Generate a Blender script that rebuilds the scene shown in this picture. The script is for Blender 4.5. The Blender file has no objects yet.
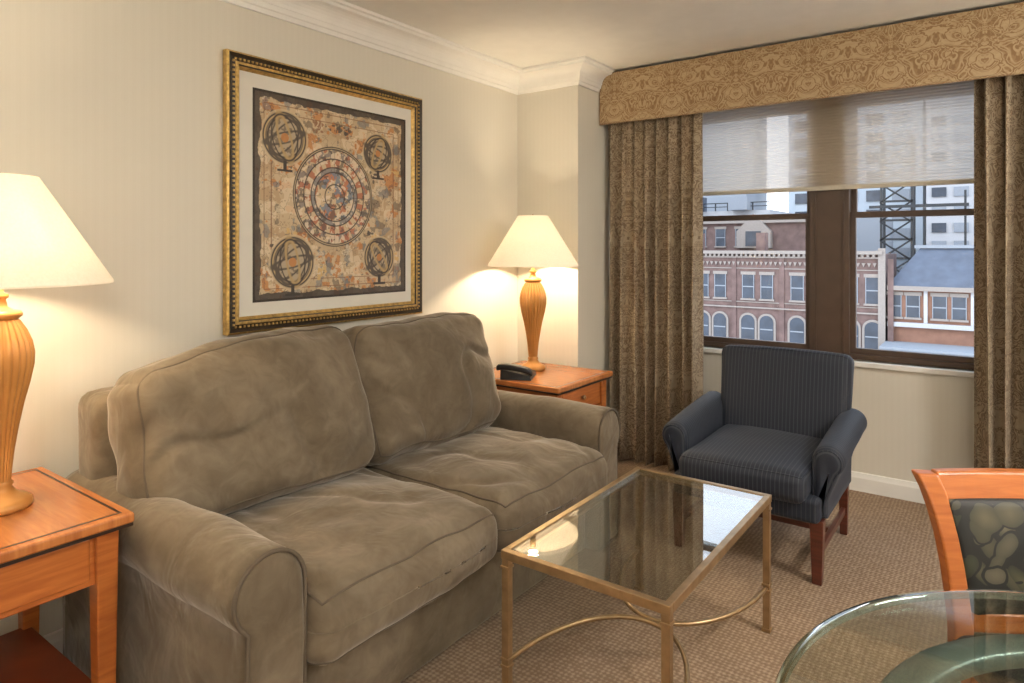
import bpy, bmesh, math, random
import numpy as np
from mathutils import Vector, Matrix, noise
random.seed(4)
C = bpy.context.scene.collection

# ------------------------------------------------------------------ helpers
def empty(name, loc=(0,0,0), rz=0.0):
    e = bpy.data.objects.new(name, None); C.objects.link(e)
    e.empty_display_size = .1
    e.location = loc; e.rotation_euler = (0,0,rz)
    return e
def attach(o, parent, world=True):
    o.parent = parent
    if world:
        o.matrix_parent_inverse = Matrix.Translation(-Vector(parent.location))
    return o
def mkobj(name, verts, faces, mats, mi=None, smooth=False, parent=None, world=True, uvs=None):
    me = bpy.data.meshes.new(name)
    me.from_pydata([tuple(v) for v in verts], [], faces)
    if not isinstance(mats, (list, tuple)): mats = [mats]
    for m in mats: me.materials.append(m)
    if mi: me.polygons.foreach_set('material_index', mi)
    if smooth: me.polygons.foreach_set('use_smooth', [True]*len(me.polygons))
    me.update()
    bm = bmesh.new(); bm.from_mesh(me); bmesh.ops.recalc_face_normals(bm, faces=bm.faces); bm.to_mesh(me); bm.free()
    if uvs is not None:
        uv = me.uv_layers.new(name='UVMap')
        for l in me.loops: uv.data[l.index].uv = uvs[l.vertex_index]
    o = bpy.data.objects.new(name, me); C.objects.link(o)
    if parent: attach(o, parent, world)
    return o
class MB:
    def __init__(s, mats): s.v=[]; s.f=[]; s.mi=[]; s.mats=mats
    def box(s, lo, hi, m=0, taper=None):
        b=len(s.v); x0,y0,z0=lo; x1,y1,z1=hi
        if taper:
            cx,cy=(x0+x1)/2,(y0+y1)/2
            bx0,bx1=cx+(x0-cx)*taper,cx+(x1-cx)*taper; by0,by1=cy+(y0-cy)*taper,cy+(y1-cy)*taper
        else: bx0,bx1,by0,by1=x0,x1,y0,y1
        s.v+=[(bx0,by0,z0),(bx1,by0,z0),(bx1,by1,z0),(bx0,by1,z0),(x0,y0,z1),(x1,y0,z1),(x1,y1,z1),(x0,y1,z1)]
        for f in [(0,3,2,1),(4,5,6,7),(0,1,5,4),(1,2,6,5),(2,3,7,6),(3,0,4,7)]:
            s.f.append(tuple(b+i for i in f)); s.mi.append(m)
    def prism(s, pts, y0, y1, m=0):
        b=len(s.v); n=len(pts)
        s.v+=[(p[0],y0,p[1]) for p in pts]+[(p[0],y1,p[1]) for p in pts]
        s.f.append(tuple(b+i for i in range(n))); s.mi.append(m)
        s.f.append(tuple(b+n+i for i in reversed(range(n)))); s.mi.append(m)
        for i in range(n):
            j=(i+1)%n; s.f.append((b+i,b+n+i,b+n+j,b+j)); s.mi.append(m)
    def done(s, name, parent=None, bevel=0, world=True, smooth=False):
        o=mkobj(name, s.v, s.f, s.mats, s.mi, parent=parent, world=world, smooth=smooth)
        if bevel:
            b=o.modifiers.new('bevel','BEVEL'); b.width=bevel; b.segments=3; b.limit_method='ANGLE'
        return o
def box(name, lo, hi, mat, parent=None, bevel=0, world=True, taper=None):
    m=MB([mat]); m.box(lo,hi,0,taper); return m.done(name,parent,bevel,world)
def lathe(name, prof, mat, center=(0,0,0), seg=48, parent=None, world=True, ribs=0, ribamp=0, ribz=None):
    v=[];f=[];cx,cy,cz=center
    for (r,z) in prof:
        for i in range(seg):
            a=2*math.pi*i/seg; rr=r
            if ribs and ribz and ribz[0]<z<ribz[1]: rr=r*(1-ribamp+ribamp*2*abs(math.cos(ribs*a/2)))
            v.append((cx+rr*math.cos(a),cy+rr*math.sin(a),cz+z))
    n=len(prof)
    for k in range(n-1):
        for i in range(seg):
            j=(i+1)%seg; f.append((k*seg+i,k*seg+j,(k+1)*seg+j,(k+1)*seg+i))
    return mkobj(name,v,f,mat,smooth=True,parent=parent,world=world)
def tube(name, pts, r, mat, closed=False, seg=8, parent=None, world=True):
    pts=[Vector(p) for p in pts]; n=len(pts); v=[];f=[]
    prev=None
    for i,p in enumerate(pts):
        if closed: t=(pts[(i+1)%n]-pts[i-1])
        else: t=pts[min(i+1,n-1)]-pts[max(i-1,0)]
        if t.length<1e-9: t=Vector((0,0,1))
        t.normalize()
        if prev is None:
            up=Vector((0,0,1)) if abs(t.z)<.9 else Vector((1,0,0))
            a=t.cross(up).normalized()
        else:
            a=(prev-t*prev.dot(t)).normalized()
        prev=a; b=t.cross(a)
        for k in range(seg):
            th=2*math.pi*k/seg; v.append(p+a*(r*math.cos(th))+b*(r*math.sin(th)))
    m=n if closed else n-1
    for i in range(m):
        j=(i+1)%n
        for k in range(seg):
            l=(k+1)%seg; f.append((i*seg+k,i*seg+l,j*seg+l,j*seg+k))
    if not closed:
        f.append(tuple(range(seg))); f.append(tuple((n-1)*seg+k for k in range(seg)))
    return mkobj(name,v,f,mat,smooth=True,parent=parent,world=world)
def soft_fn(center, half, r, bulge, amp, freq, rot, deform, seed, crease=None):
    h=Vector(half); c=Vector(center)
    def F(p):
        P=Vector((p[0]*h.x,p[1]*h.y,p[2]*h.z))
        q=Vector([max(-(h[i]-r),min(h[i]-r,P[i])) for i in range(3)])
        d=P-q
        if d.length>1e-9: d=d.normalized()*r
        P=q+d
        x,y,z=p
        P.x+=bulge[0]*x*(1-y*y)*(1-z*z); P.y+=bulge[1]*y*(1-x*x)*(1-z*z); P.z+=bulge[2]*z*(1-x*x)*(1-y*y)
        if amp:
            s=Vector((seed*3.1,seed*1.7,seed*.9))
            P+=noise.noise_vector(P*freq+s)*amp+noise.noise_vector(P*freq*2.7+s)*amp*.4
        if crease:
            depth,fv,cd=crease; Q=Vector((P.x*fv[0],P.y*fv[1],P.z*fv[2]))+Vector((seed*1.3,seed*.7,seed*2.1))
            Q+=noise.noise_vector(P*4)*.35
            n1=noise.noise(Q)
            k=math.exp(-(n1/.10)**2)
            sg=sum(cd[i]*p[i] for i in range(3)); lim=1-max(abs(p[i])*(1-abs(cd[i])) for i in range(3))
            P-=Vector(cd)*depth*k*max(0,min(1,sg*1.5))*min(1,lim*5+.15)
        if deform: P=deform(P,p)
        if rot: P=rot@P
        return c+P
    return F
def soft_box(name, center, half, r, mat, bulge=(0,0,0), cuts=26, amp=0, freq=4, rot=None, deform=None, seed=0,
             parent=None, world=True, pipe=None, pipe_r=.005, pipe_mat=None, crease=None):
    F=soft_fn(center,half,r,bulge,amp,freq,rot,deform,seed,crease)
    bm=bmesh.new(); bmesh.ops.create_cube(bm,size=2)
    bmesh.ops.subdivide_edges(bm,edges=bm.edges[:],cuts=cuts,use_grid_fill=True)
    for v in bm.verts:
        p=[max(-1,min(1,a)) for a in v.co]
        p=[math.sin(a*math.pi/2)*.55+a*.45 for a in p]
        v.co=F(p)
    me=bpy.data.meshes.new(name); bm.to_mesh(me); bm.free(); me.materials.append(mat)
    me.polygons.foreach_set('use_smooth',[True]*len(me.polygons))
    o=bpy.data.objects.new(name,me); C.objects.link(o)
    if parent: attach(o,parent,world)
    if pipe:
        for k,(ax,sg) in enumerate(pipe):
            o1,o2=[i for i in range(3) if i!=ax]; NN=32; pts=[]
            per=[(-1+2*i/NN,-1) for i in range(NN)]+[(1,-1+2*i/NN) for i in range(NN)]+[(1-2*i/NN,1) for i in range(NN)]+[(-1,1-2*i/NN) for i in range(NN)]
            for a,b in per:
                p=[0,0,0]; p[ax]=sg; p[o1]=a; p[o2]=b; pts.append(F(p))
            tube(name+'_piping_%d'%k,pts,pipe_r,pipe_mat or mat,closed=True,seg=6,parent=parent,world=world)
    return o

# ------------------------------------------------------------------ material helpers
def new_mat(name):
    m=bpy.data.materials.new(name); m.use_nodes=True; nt=m.node_tree
    b=nt.nodes['Principled BSDF']; return m,nt,b
def N(nt,t,**k):
    n=nt.nodes.new(t)
    for a,v in k.items(): setattr(n,a,v)
    return n
def rgba(c): return (c[0],c[1],c[2],1)
def ramp(nt,fac,stops,interp='LINEAR'):
    r=N(nt,'ShaderNodeValToRGB'); r.color_ramp.interpolation=interp
    e=r.color_ramp.elements
    e[0].position=stops[0][0]; e[0].color=rgba(stops[0][1]); e[1].position=stops[-1][0]; e[1].color=rgba(stops[-1][1])
    for p,c in stops[1:-1]:
        x=e.new(p); x.color=rgba(c)
    nt.links.new(fac,r.inputs[0]); return r.outputs[0]
def coords(nt,kind='Object',scale=(1,1,1),rot=(0,0,0)):
    tc=N(nt,'ShaderNodeTexCoord'); mp=N(nt,'ShaderNodeMapping'); mp.inputs['Scale'].default_value=scale; mp.inputs['Rotation'].default_value=rot
    nt.links.new(tc.outputs[kind],mp.inputs[0]); return mp.outputs[0]
def math_(nt,op,a,b=None):
    n=N(nt,'ShaderNodeMath',operation=op)
    for i,x in enumerate((a,b)):
        if x is None: continue
        if isinstance(x,(int,float)): n.inputs[i].default_value=x
        else: nt.links.new(x,n.inputs[i])
    return n.outputs[0]
def mixc(nt,fac,a,b):
    n=N(nt,'ShaderNodeMix',data_type='RGBA')
    nt.links.new(fac,n.inputs[0])
    for i,x in ((6,a),(7,b)):
        if isinstance(x,tuple): n.inputs[i].default_value=rgba(x)
        else: nt.links.new(x,n.inputs[i])
    return n.outputs[2]
def bump(nt,b,h,strength=.3,dist=.01):
    n=N(nt,'ShaderNodeBump'); n.inputs['Strength'].default_value=strength; n.inputs['Distance'].default_value=dist
    nt.links.new(h,n.inputs['Height']); nt.links.new(n.outputs[0],b.inputs['Normal'])
def noise_(nt,vec,scale,detail=3,dist=0,rough=.5):
    n=N(nt,'ShaderNodeTexNoise'); n.inputs['Scale'].default_value=scale; n.inputs['Detail'].default_value=detail
    n.inputs['Distortion'].default_value=dist; n.inputs['Roughness'].default_value=rough
    nt.links.new(vec,n.inputs['Vector']); return n.outputs['Fac']
def plain(name,c,rough=.6,metal=0,var=.08,nscale=12,bmp=0):
    m,nt,b=new_mat(name)
    v=coords(nt); n=noise_(nt,v,nscale)
    lo=tuple(x*(1-var) for x in c); hi=tuple(min(1,x*(1+var)) for x in c)
    nt.links.new(ramp(nt,n,[(.3,lo),(.7,hi)]),b.inputs['Base Color'])
    b.inputs['Roughness'].default_value=rough; b.inputs['Metallic'].default_value=metal
    if bmp: bump(nt,b,noise_(nt,v,nscale*12),bmp,.002)
    return m
def wood(name,c1,c2,rough=.3,scale=(3,3,28),coat=.3):
    m,nt,b=new_mat(name); v=coords(nt,'Object',scale); n=noise_(nt,v,2.2,5,.8)
    nt.links.new(ramp(nt,n,[(.3,c1),(.7,c2)]),b.inputs['Base Color'])
    b.inputs['Roughness'].default_value=rough; b.inputs['Coat Weight'].default_value=coat; b.inputs['Coat Roughness'].default_value=.15
    return m

def wallpaper():
    m,nt,b=new_mat('wallpaper_cream')
    tc=N(nt,'ShaderNodeTexCoord'); sx=N(nt,'ShaderNodeSeparateXYZ'); nt.links.new(tc.outputs['Object'],sx.inputs[0])
    s=math_(nt,'ADD',sx.outputs[0],sx.outputs[1])
    a=math_(nt,'SINE',math_(nt,'MULTIPLY',s,2*math.pi/.030)); c=math_(nt,'SINE',math_(nt,'MULTIPLY',s,2*math.pi/.009))
    w=math_(nt,'ADD',math_(nt,'MULTIPLY',a,.3),math_(nt,'MULTIPLY',c,.2)); w=math_(nt,'ADD',w,.5)
    nt.links.new(ramp(nt,w,[(0,(.675,.64,.555)),(1,(.692,.657,.573))]),b.inputs['Base Color'])
    b.inputs['Roughness'].default_value=.75
    return m
M_wall=wallpaper()
M_white=plain('trim_white',(.82,.81,.77),.5,var=.02)
M_ceil=plain('ceiling_paint',(.84,.83,.79),.9,var=.02)
def carpet():
    m,nt,b=new_mat('carpet_woven'); v=coords(nt,'Object')
    br=N(nt,'ShaderNodeTexVoronoi',feature='F1',distance='MANHATTAN'); br.inputs['Scale'].default_value=62; br.inputs['Randomness'].default_value=.3
    nt.links.new(v,br.inputs['Vector'])
    n=noise_(nt,v,160,2); n2=noise_(nt,v,2.5,3)
    f=math_(nt,'ADD',math_(nt,'MULTIPLY',br.outputs['Distance'],.75),math_(nt,'MULTIPLY',n,.4))
    f=math_(nt,'ADD',f,math_(nt,'MULTIPLY',math_(nt,'SUBTRACT',n2,.5),.2))
    nt.links.new(ramp(nt,f,[(.25,(.43,.32,.225)),(.5,(.35,.25,.17)),(.8,(.24,.16,.10))]),b.inputs['Base Color'])
    b.inputs['Roughness'].default_value=.95; bump(nt,b,f,.45,.006)
    return m
M_carpet=carpet()
def suede():
    m,nt,b=new_mat('suede_taupe'); v=coords(nt)
    n=noise_(nt,v,2.6,3,1.0,.55); n2=noise_(nt,v,14,4,.8,.65)
    f=math_(nt,'ADD',math_(nt,'MULTIPLY',n,.62),math_(nt,'MULTIPLY',n2,.38))
    nt.links.new(ramp(nt,f,[(.36,(.108,.082,.053)),(.5,(.148,.115,.077)),(.64,(.205,.163,.113))]),b.inputs['Base Color'])
    b.inputs['Roughness'].default_value=.85; b.inputs['Sheen Weight'].default_value=.4; b.inputs['Sheen Roughness'].default_value=.4
    b.inputs['Sheen Tint'].default_value=(1,.93,.84,1); b.inputs['Specular IOR Level'].default_value=.2
    bump(nt,b,noise_(nt,v,6,3,.7),.45,.035)
    return m
M_suede=suede(); M_suede_d=plain('suede_piping',(.105,.08,.054),.85)
def pin(axis):
    m,nt,b=new_mat('pinstripe_navy_'+axis); tc=N(nt,'ShaderNodeTexCoord'); sx=N(nt,'ShaderNodeSeparateXYZ'); nt.links.new(tc.outputs['Object'],sx.inputs[0])
    s=math_(nt,'FRACT',math_(nt,'DIVIDE',sx.outputs['XYZ'.index(axis)],.0165))
    s=math_(nt,'ABSOLUTE',math_(nt,'SUBTRACT',s,.5))
    nt.links.new(ramp(nt,s,[(.0,(.042,.047,.060)),(.08,(.034,.040,.052)),(.15,(.009,.013,.025)),(1,(.011,.016,.032))]),b.inputs['Base Color'])
    b.inputs['Roughness'].default_value=.7; b.inputs['Sheen Weight'].default_value=.07; b.inputs['Sheen Tint'].default_value=(.7,.8,1,1)
    return m
M_pinx=pin('X'); M_piny=pin('Y')
M_cherry=wood('wood_cherry_orange',(.38,.10,.020),(.54,.17,.038))
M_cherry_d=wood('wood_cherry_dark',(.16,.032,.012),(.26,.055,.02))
M_tabletop=wood('wood_tabletop',(.40,.13,.035),(.56,.21,.062),scale=(3,28,3),rough=.25)
M_inlay=plain('wood_ebony_inlay',(.03,.015,.01),.3)
M_mahog=wood('wood_mahogany',(.07,.018,.010),(.13,.03,.016))
M_brass=plain('brass_antique',(.42,.29,.16),.36,.85,var=.15,nscale=30)
M_black=plain('plastic_black',(.015,.015,.017),.35)
M_grey=plain('plastic_grey',(.18,.18,.19),.5)
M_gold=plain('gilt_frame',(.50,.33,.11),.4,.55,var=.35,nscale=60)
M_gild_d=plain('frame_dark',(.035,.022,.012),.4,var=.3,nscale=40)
M_mat=plain('mat_board',(.72,.69,.62),.8,var=.02)
M_winbrown=plain('window_bronze',(.085,.052,.034),.45,var=.1)
def glassm(name,tint,base=.05,power=5,boost=1.0):
    m=bpy.data.materials.new(name); m.use_nodes=True; nt=m.node_tree; nt.nodes.clear()
    o=N(nt,'ShaderNodeOutputMaterial'); mx=N(nt,'ShaderNodeMixShader'); t=N(nt,'ShaderNodeBsdfTransparent'); g=N(nt,'ShaderNodeBsdfGlossy')
    t.inputs[0].default_value=rgba(tint); g.inputs['Roughness'].default_value=.005; g.inputs[0].default_value=(1,1,1,1)
    lw=N(nt,'ShaderNodeLayerWeight'); lw.inputs[0].default_value=.5
    f=math_(nt,'POWER',lw.outputs['Facing'],power); f=math_(nt,'ADD',math_(nt,'MULTIPLY',f,(1-base)*boost),base)
    nt.links.new(f,mx.inputs[0]); nt.links.new(t.outputs[0],mx.inputs[1]); nt.links.new(g.outputs[0],mx.inputs[2]); nt.links.new(mx.outputs[0],o.inputs[0])
    return m
M_glass=glassm('glass_window',(.95,.96,.97),.03)
M_glass_t=glassm('glass_tabletop',(.80,.83,.81),.08,3.4,1.0)
M_glass_d=glassm('glass_dining_top',(.86,.90,.88),.05,4,1.0)
M_glass_e=glassm('glass_edge_green',(.42,.58,.51),.28,2)
def damask(name,dark,mid,light,per,kind='Object',axes=(0,2),thr=.5,sc=7,rough=.8):
    # half-drop repeat of a left/right mirrored scroll motif
    m,nt,b=new_mat(name); tc=N(nt,'ShaderNodeTexCoord'); sx=N(nt,'ShaderNodeSeparateXYZ'); nt.links.new(tc.outputs[kind],sx.inputs[0])
    U_=sx.outputs[axes[0]]; V_=sx.outputs[axes[1]]
    u=math_(nt,'PINGPONG',U_,per[0]/2)
    cb=N(nt,'ShaderNodeCombineXYZ'); nt.links.new(u,cb.inputs[0]); nt.links.new(V_,cb.inputs[1])
    n=noise_(nt,cb.outputs[0],sc,2.0,2.4,.5)
    # ogee envelope gives the large medallion rhythm
    cu_=math_(nt,'COSINE',math_(nt,'MULTIPLY',U_,2*math.pi/per[0])); cv_=math_(nt,'COSINE',math_(nt,'MULTIPLY',V_,2*math.pi/per[1]))
    env=math_(nt,'MULTIPLY',math_(nt,'MULTIPLY',cu_,cv_),.055)
    n=math_(nt,'ADD',n,env)
    motif=ramp(nt,n,[(thr-.11,(0,0,0)),(thr-.09,(1,1,1)),(thr-.045,(1,1,1)),(thr-.025,(0,0,0)),(thr+.02,(0,0,0)),(thr+.04,(1,1,1)),(thr+.085,(1,1,1)),(thr+.105,(0,0,0)),(thr+.13,(0,0,0)),(thr+.15,(1,1,1))])
    n2=noise_(nt,cb.outputs[0],sc*3.5,1,1.2)
    inner=ramp(nt,n2,[(.44,(0,0,0)),(.50,(1,1,1)),(.56,(1,1,1)),(.62,(0,0,0))])
    bw=N(nt,'ShaderNodeRGBToBW'); nt.links.new(motif,bw.inputs[0]); bi=N(nt,'ShaderNodeRGBToBW'); nt.links.new(inner,bi.inputs[0])
    c1=mixc(nt,math_(nt,'MULTIPLY',bi.outputs[0],.75),dark,mid)
    c2=mixc(nt,math_(nt,'MULTIPLY',bi.outputs[0],.25),light,mid)
    nt.links.new(mixc(nt,bw.outputs[0],c2,c1),b.inputs['Base Color'])
    b.inputs['Roughness'].default_value=rough; b.inputs['Sheen Weight'].default_value=.15
    return m
M_val=damask('fabric_valance_damask',(.275,.165,.075),(.36,.235,.12),(.49,.365,.215),(.36,.30),sc=8.5)
M_cur=damask('fabric_curtain_damask',(.165,.112,.064),(.235,.17,.104),(.37,.295,.20),(.26,.34),kind='UV',axes=(0,1),sc=11)
def floral():
    m,nt,b=new_mat('fabric_floral_dark')
    base_=(.009,.010,.009); prev=None
    for k,(rz,scl,thr,cs,seed) in enumerate(((.6,26,.50,[(.08,.078,.04),(.13,.115,.065),(.05,.055,.03)],0),(-.75,24,.46,[(.15,.135,.085),(.07,.075,.038),(.11,.06,.03)],3.3),(1.5,30,.42,[(.20,.175,.115),(.10,.09,.05),(.04,.045,.03)],7.7))):
        tc=N(nt,'ShaderNodeTexCoord'); nz=N(nt,'ShaderNodeTexNoise'); nz.inputs['Scale'].default_value=12; nt.links.new(tc.outputs['Object'],nz.inputs['Vector'])
        ma=N(nt,'ShaderNodeVectorMath',operation='MULTIPLY_ADD'); nt.links.new(nz.outputs['Color'],ma.inputs[0]); ma.inputs[1].default_value=(.03,.03,.03); nt.links.new(tc.outputs['Object'],ma.inputs[2])
        mr=N(nt,'ShaderNodeMapping'); mr.inputs['Rotation'].default_value=(0,rz,rz*.7); mr.inputs['Location'].default_value=(seed,seed*.7,seed*.3); nt.links.new(ma.outputs[0],mr.inputs[0])
        ms=N(nt,'ShaderNodeMapping'); ms.inputs['Scale'].default_value=(1,.45,.45); nt.links.new(mr.outputs[0],ms.inputs[0])
        vo=N(nt,'ShaderNodeTexVoronoi',feature='F1'); vo.inputs['Scale'].default_value=scl; nt.links.new(ms.outputs[0],vo.inputs['Vector'])
        sc=N(nt,'ShaderNodeSeparateColor'); nt.links.new(vo.outputs['Color'],sc.inputs[0])
        c=ramp(nt,sc.outputs[0],[(0,cs[0]),(.35,cs[1]),(.7,cs[2])],'CONSTANT')
        mask=math_(nt,'LESS_THAN',vo.outputs['Distance'],thr)
        shade=math_(nt,'MULTIPLY',vo.outputs['Distance'],1.6)
        c=mixc(nt,shade,c,base_)
        rim=math_(nt,'MULTIPLY',math_(nt,'GREATER_THAN',vo.outputs['Distance'],thr),math_(nt,'LESS_THAN',vo.outputs['Distance'],thr+.06))
        prev=mixc(nt,mask,prev if prev is not None else base_,c)
        prev=mixc(nt,rim,prev,base_)
    nt.links.new(prev,b.inputs['Base Color']); b.inputs['Roughness'].default_value=.6
    return m
M_floral=floral()
def shade_mat():
    m=bpy.data.materials.new('lampshade_fabric'); m.use_nodes=True; nt=m.node_tree; nt.nodes.clear()
    o=N(nt,'ShaderNodeOutputMaterial'); d=N(nt,'ShaderNodeBsdfDiffuse'); t=N(nt,'ShaderNodeBsdfTranslucent'); mx=N(nt,'ShaderNodeMixShader')
    n=noise_(nt,coords(nt),150,2); c=ramp(nt,n,[(.3,(.86,.83,.76)),(.7,(.91,.88,.82))])
    nt.links.new(c,d.inputs[0]); nt.links.new(c,t.inputs[0]); mx.inputs[0].default_value=.32
    nt.links.new(d.outputs[0],mx.inputs[1]); nt.links.new(t.outputs[0],mx.inputs[2]); nt.links.new(mx.outputs[0],o.inputs[0])
    return m
M_shade=shade_mat()
def lampbody():
    m,nt,b=new_mat('lamp_amber'); n=noise_(nt,coords(nt,'Object',(2,2,1)),9,3)
    nt.links.new(ramp(nt,n,[(.3,(.46,.20,.05)),(.7,(.56,.27,.075))]),b.inputs['Base Color']); b.inputs['Roughness'].default_value=.33; b.inputs['Metallic'].default_value=.25; return m
M_lamp=lampbody()

# ------------------------------------------------------------------ room
H=2.36; XR=4.5; YB=-1.8; YW=3.96; YC=3.32; XC=.43
box('floor',(-.12,YB-.12,-.1),(XR+.12,YW+.2,0),M_carpet)
box('ceiling',(-.12,YB-.12,H),(XR+.12,YW+.2,H+.1),M_ceil)
box('wall_left',(-.12,YB-.12,0),(0,YW+.2,H),M_wall)
box('wall_right',(XR,YB-.12,0),(XR+.12,YW+.2,H),M_wall)
box('wall_back',(0,YB-.12,0),(XR,YB,H),M_wall)
box('wall_column',(0,YC,0),(XC,YW+.2,H),M_wall)
WX0,WX1,WZ0,WZ1=.78,2.49,.69,2.16
w=MB([M_wall])
w.box((XC,YW,0),(WX0,YW+.2,H)); w.box((WX1,YW,0),(XR,YW+.2,H)); w.box((WX0,YW,0),(WX1,YW+.2,WZ0)); w.box((WX0,YW,WZ1),(WX1,YW+.2,H))
w.done('wall_window')
poly=[(0,YB),(0,YC),(XC,YC),(XC,YW),(XR,YW),(XR,YB)]
def seg_sweep(name,i,prof,mat,clip=None):
    n=len(poly); A=Vector(poly[i]); B=Vector(poly[(i+1)%n]); P=Vector(poly[i-1]); Q=Vector(poly[(i+2)%n])
    def inn(a,b):
        t=(b-a).normalized(); return Vector((t.y,-t.x))
    def mit(n1,n2):
        m=(n1+n2); return m/(m.dot(n1))
    ns=inn(A,B); ma=mit(inn(P,A),ns); mb=mit(ns,inn(B,Q))
    if clip is not None: B=Vector(clip); mb=ns
    v=[];f=[]
    for (o,z) in prof: v.append((A.x+ma.x*o,A.y+ma.y*o,z))
    for (o,z) in prof: v.append((B.x+mb.x*o,B.y+mb.y*o,z))
    k=len(prof)
    for j in range(k): f.append((j,(j+1)%k,k+(j+1)%k,k+j))
    f.append(tuple(range(k))); f.append(tuple(range(k,2*k)))
    return mkobj(name,v,f,mat)
crown=[(0,H-.125),(.012,H-.125),(.016,H-.108),(.022,H-.104),(.026,H-.085)]
for k in range(7):
    a=k/6*math.pi/2; crown.append((.03+.06*(1-math.cos(a)),H-.085+.055*math.sin(a)))
crown+=[(.096,H-.028),(.10,H-.018),(.112,H-.014),(.112,H-.001),(0,H-.001)]
base=[(0,.0),(.016,.0),(.016,.07),(.012,.08),(.007,.095),(0,.098)]
nm=['left','column','column_side','window','right','back']
for i,s in enumerate(nm):
    seg_sweep('baseboard_'+s,i,base,M_white)
seg_sweep('trim_1',0,crown,M_white); seg_sweep('trim_2',1,crown,M_white); seg_sweep('trim_3',2,crown,M_white,clip=(XC,3.555))
seg_sweep('trim_4',4,crown,M_white); seg_sweep('trim_5',5,crown,M_white)

# windows -----------------------------------------------------------
fr=MB([M_winbrown])
y0,y1=4.0,4.12
fr.box((WX0,y0,WZ0),(WX0+.05,y1,WZ1)); fr.box((WX1-.05,y0,WZ0),(WX1,y1,WZ1)); fr.box((WX0+.05,y0,WZ1-.05),(WX1-.05,y1,WZ1)); fr.box((WX0+.05,y0,WZ0),(WX1-.05,y1,WZ0+.03))
fr.box((1.535,y0-.01,WZ0+.03),(1.735,y1,WZ1-.05))
for xx in (1.56,1.70): fr.box((xx,y0-.016,WZ0+.03),(xx+.012,y0-.01,WZ1-.05))
fr.done('window_frame',bevel=.003)
for i,(a,b) in enumerate([(WX0+.05,1.535),(1.735,WX1-.05)]):
    e=empty('window_%d'%(i+1),((a+b)/2,4.05,WZ0))
    s=MB([M_winbrown]); t=.028
    zb=WZ0+.03; zm=1.475; zt=WZ1-.05
    s.box((a,4.02,zb),(a+t,4.05,zm+.016)); s.box((b-t,4.02,zb),(b,4.05,zm+.016)); s.box((a+t,4.02,zb),(b-t,4.05,zb+.030)); s.box((a+t,4.02,zm-.016),(b-t,4.05,zm+.016))
    s.box((a,4.055,zm-.015),(a+t,4.085,zt)); s.box((b-t,4.055,zm-.015),(b,4.085,zt)); s.box((a+t,4.055,zm-.015),(b-t,4.085,zm+.016)); s.box((a+t,4.055,zt-.04),(b-t,4.085,zt))
    s.done('sash',e)
    g=MB([M_glass]); 
    for (yy,za,zc) in ((4.035,zb+.030,zm-.016),(4.07,zm+.016,zt-.04)):
        n=len(g.v); g.v+=[(a+t,yy,za),(b-t,yy,za),(b-t,yy,zc),(a+t,yy,zc)]; g.f.append((n,n+1,n+2,n+3)); g.mi.append(0)
    g.done('pane',e)
box('window_sill',(WX0-.02,YW-.025,WZ0-.028),(WX1+.02,4.0,WZ0),M_white,bevel=.004)
def blind_mat():
    m=bpy.data.materials.new('blind_fabric'); m.use_nodes=True; nt=m.node_tree; nt.nodes.clear()
    o=N(nt,'ShaderNodeOutputMaterial'); d=N(nt,'ShaderNodeBsdfDiffuse'); t=N(nt,'ShaderNodeBsdfTranslucent'); mx=N(nt,'ShaderNodeMixShader'); tr=N(nt,'ShaderNodeBsdfTransparent'); m2=N(nt,'ShaderNodeMixShader')
    n=noise_(nt,coords(nt,'Object',(1,1,30)),30,2); c=ramp(nt,n,[(.3,(.68,.58,.45)),(.7,(.72,.62,.49))])
    nt.links.new(c,d.inputs[0]); t.inputs[0].default_value=(.74,.71,.65,1); mx.inputs[0].default_value=.40; m2.inputs[0].default_value=.15
    nt.links.new(d.outputs[0],mx.inputs[1]); nt.links.new(t.outputs[0],mx.inputs[2]); nt.links.new(mx.outputs[0],m2.inputs[1]); nt.links.new(tr.outputs[0],m2.inputs[2]); nt.links.new(m2.outputs[0],o.inputs[0])
    return m
M_blind=blind_mat()
be=empty('window_blind',(1.63,3.965,1.62))
v=[];f=[];nz=64
for k in range(nz+1):
    z=1.635+(2.15-1.635)*k/nz; yy=3.968+(.0015 if k%2 else -.001)
    v+=[(WX0+.005,yy,z),(WX1-.005,yy,z)]
for k in range(nz): f.append((2*k,2*k+1,2*k+3,2*k+2))
mkobj('pleats',v,f,M_blind,parent=be)
box('hem_bar',(WX0+.005,3.958,1.612),(WX1-.005,3.978,1.635),plain('blind_bar',(.62,.57,.47),.6),parent=be,bevel=.003)

# valance ------------------------------------------------------------
vb=MB([M_val]); 
vb.box((XC+.006,3.56,2.04),(4.1,3.59,2.345)); vb.box((4.07,3.59,2.04),(4.1,3.95,2.345)); vb.box((XC+.006,3.59,2.31),(4.07,3.80,2.34))
ve=empty('window_valance',(2.2,3.6,2.2)); vb.done('cornice_board',ve,bevel=.008)
tube('piping',[(XC+.01+k*(4.09-XC-.01)/40,3.562,2.043) for k in range(41)],.007,M_val,parent=ve)

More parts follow.
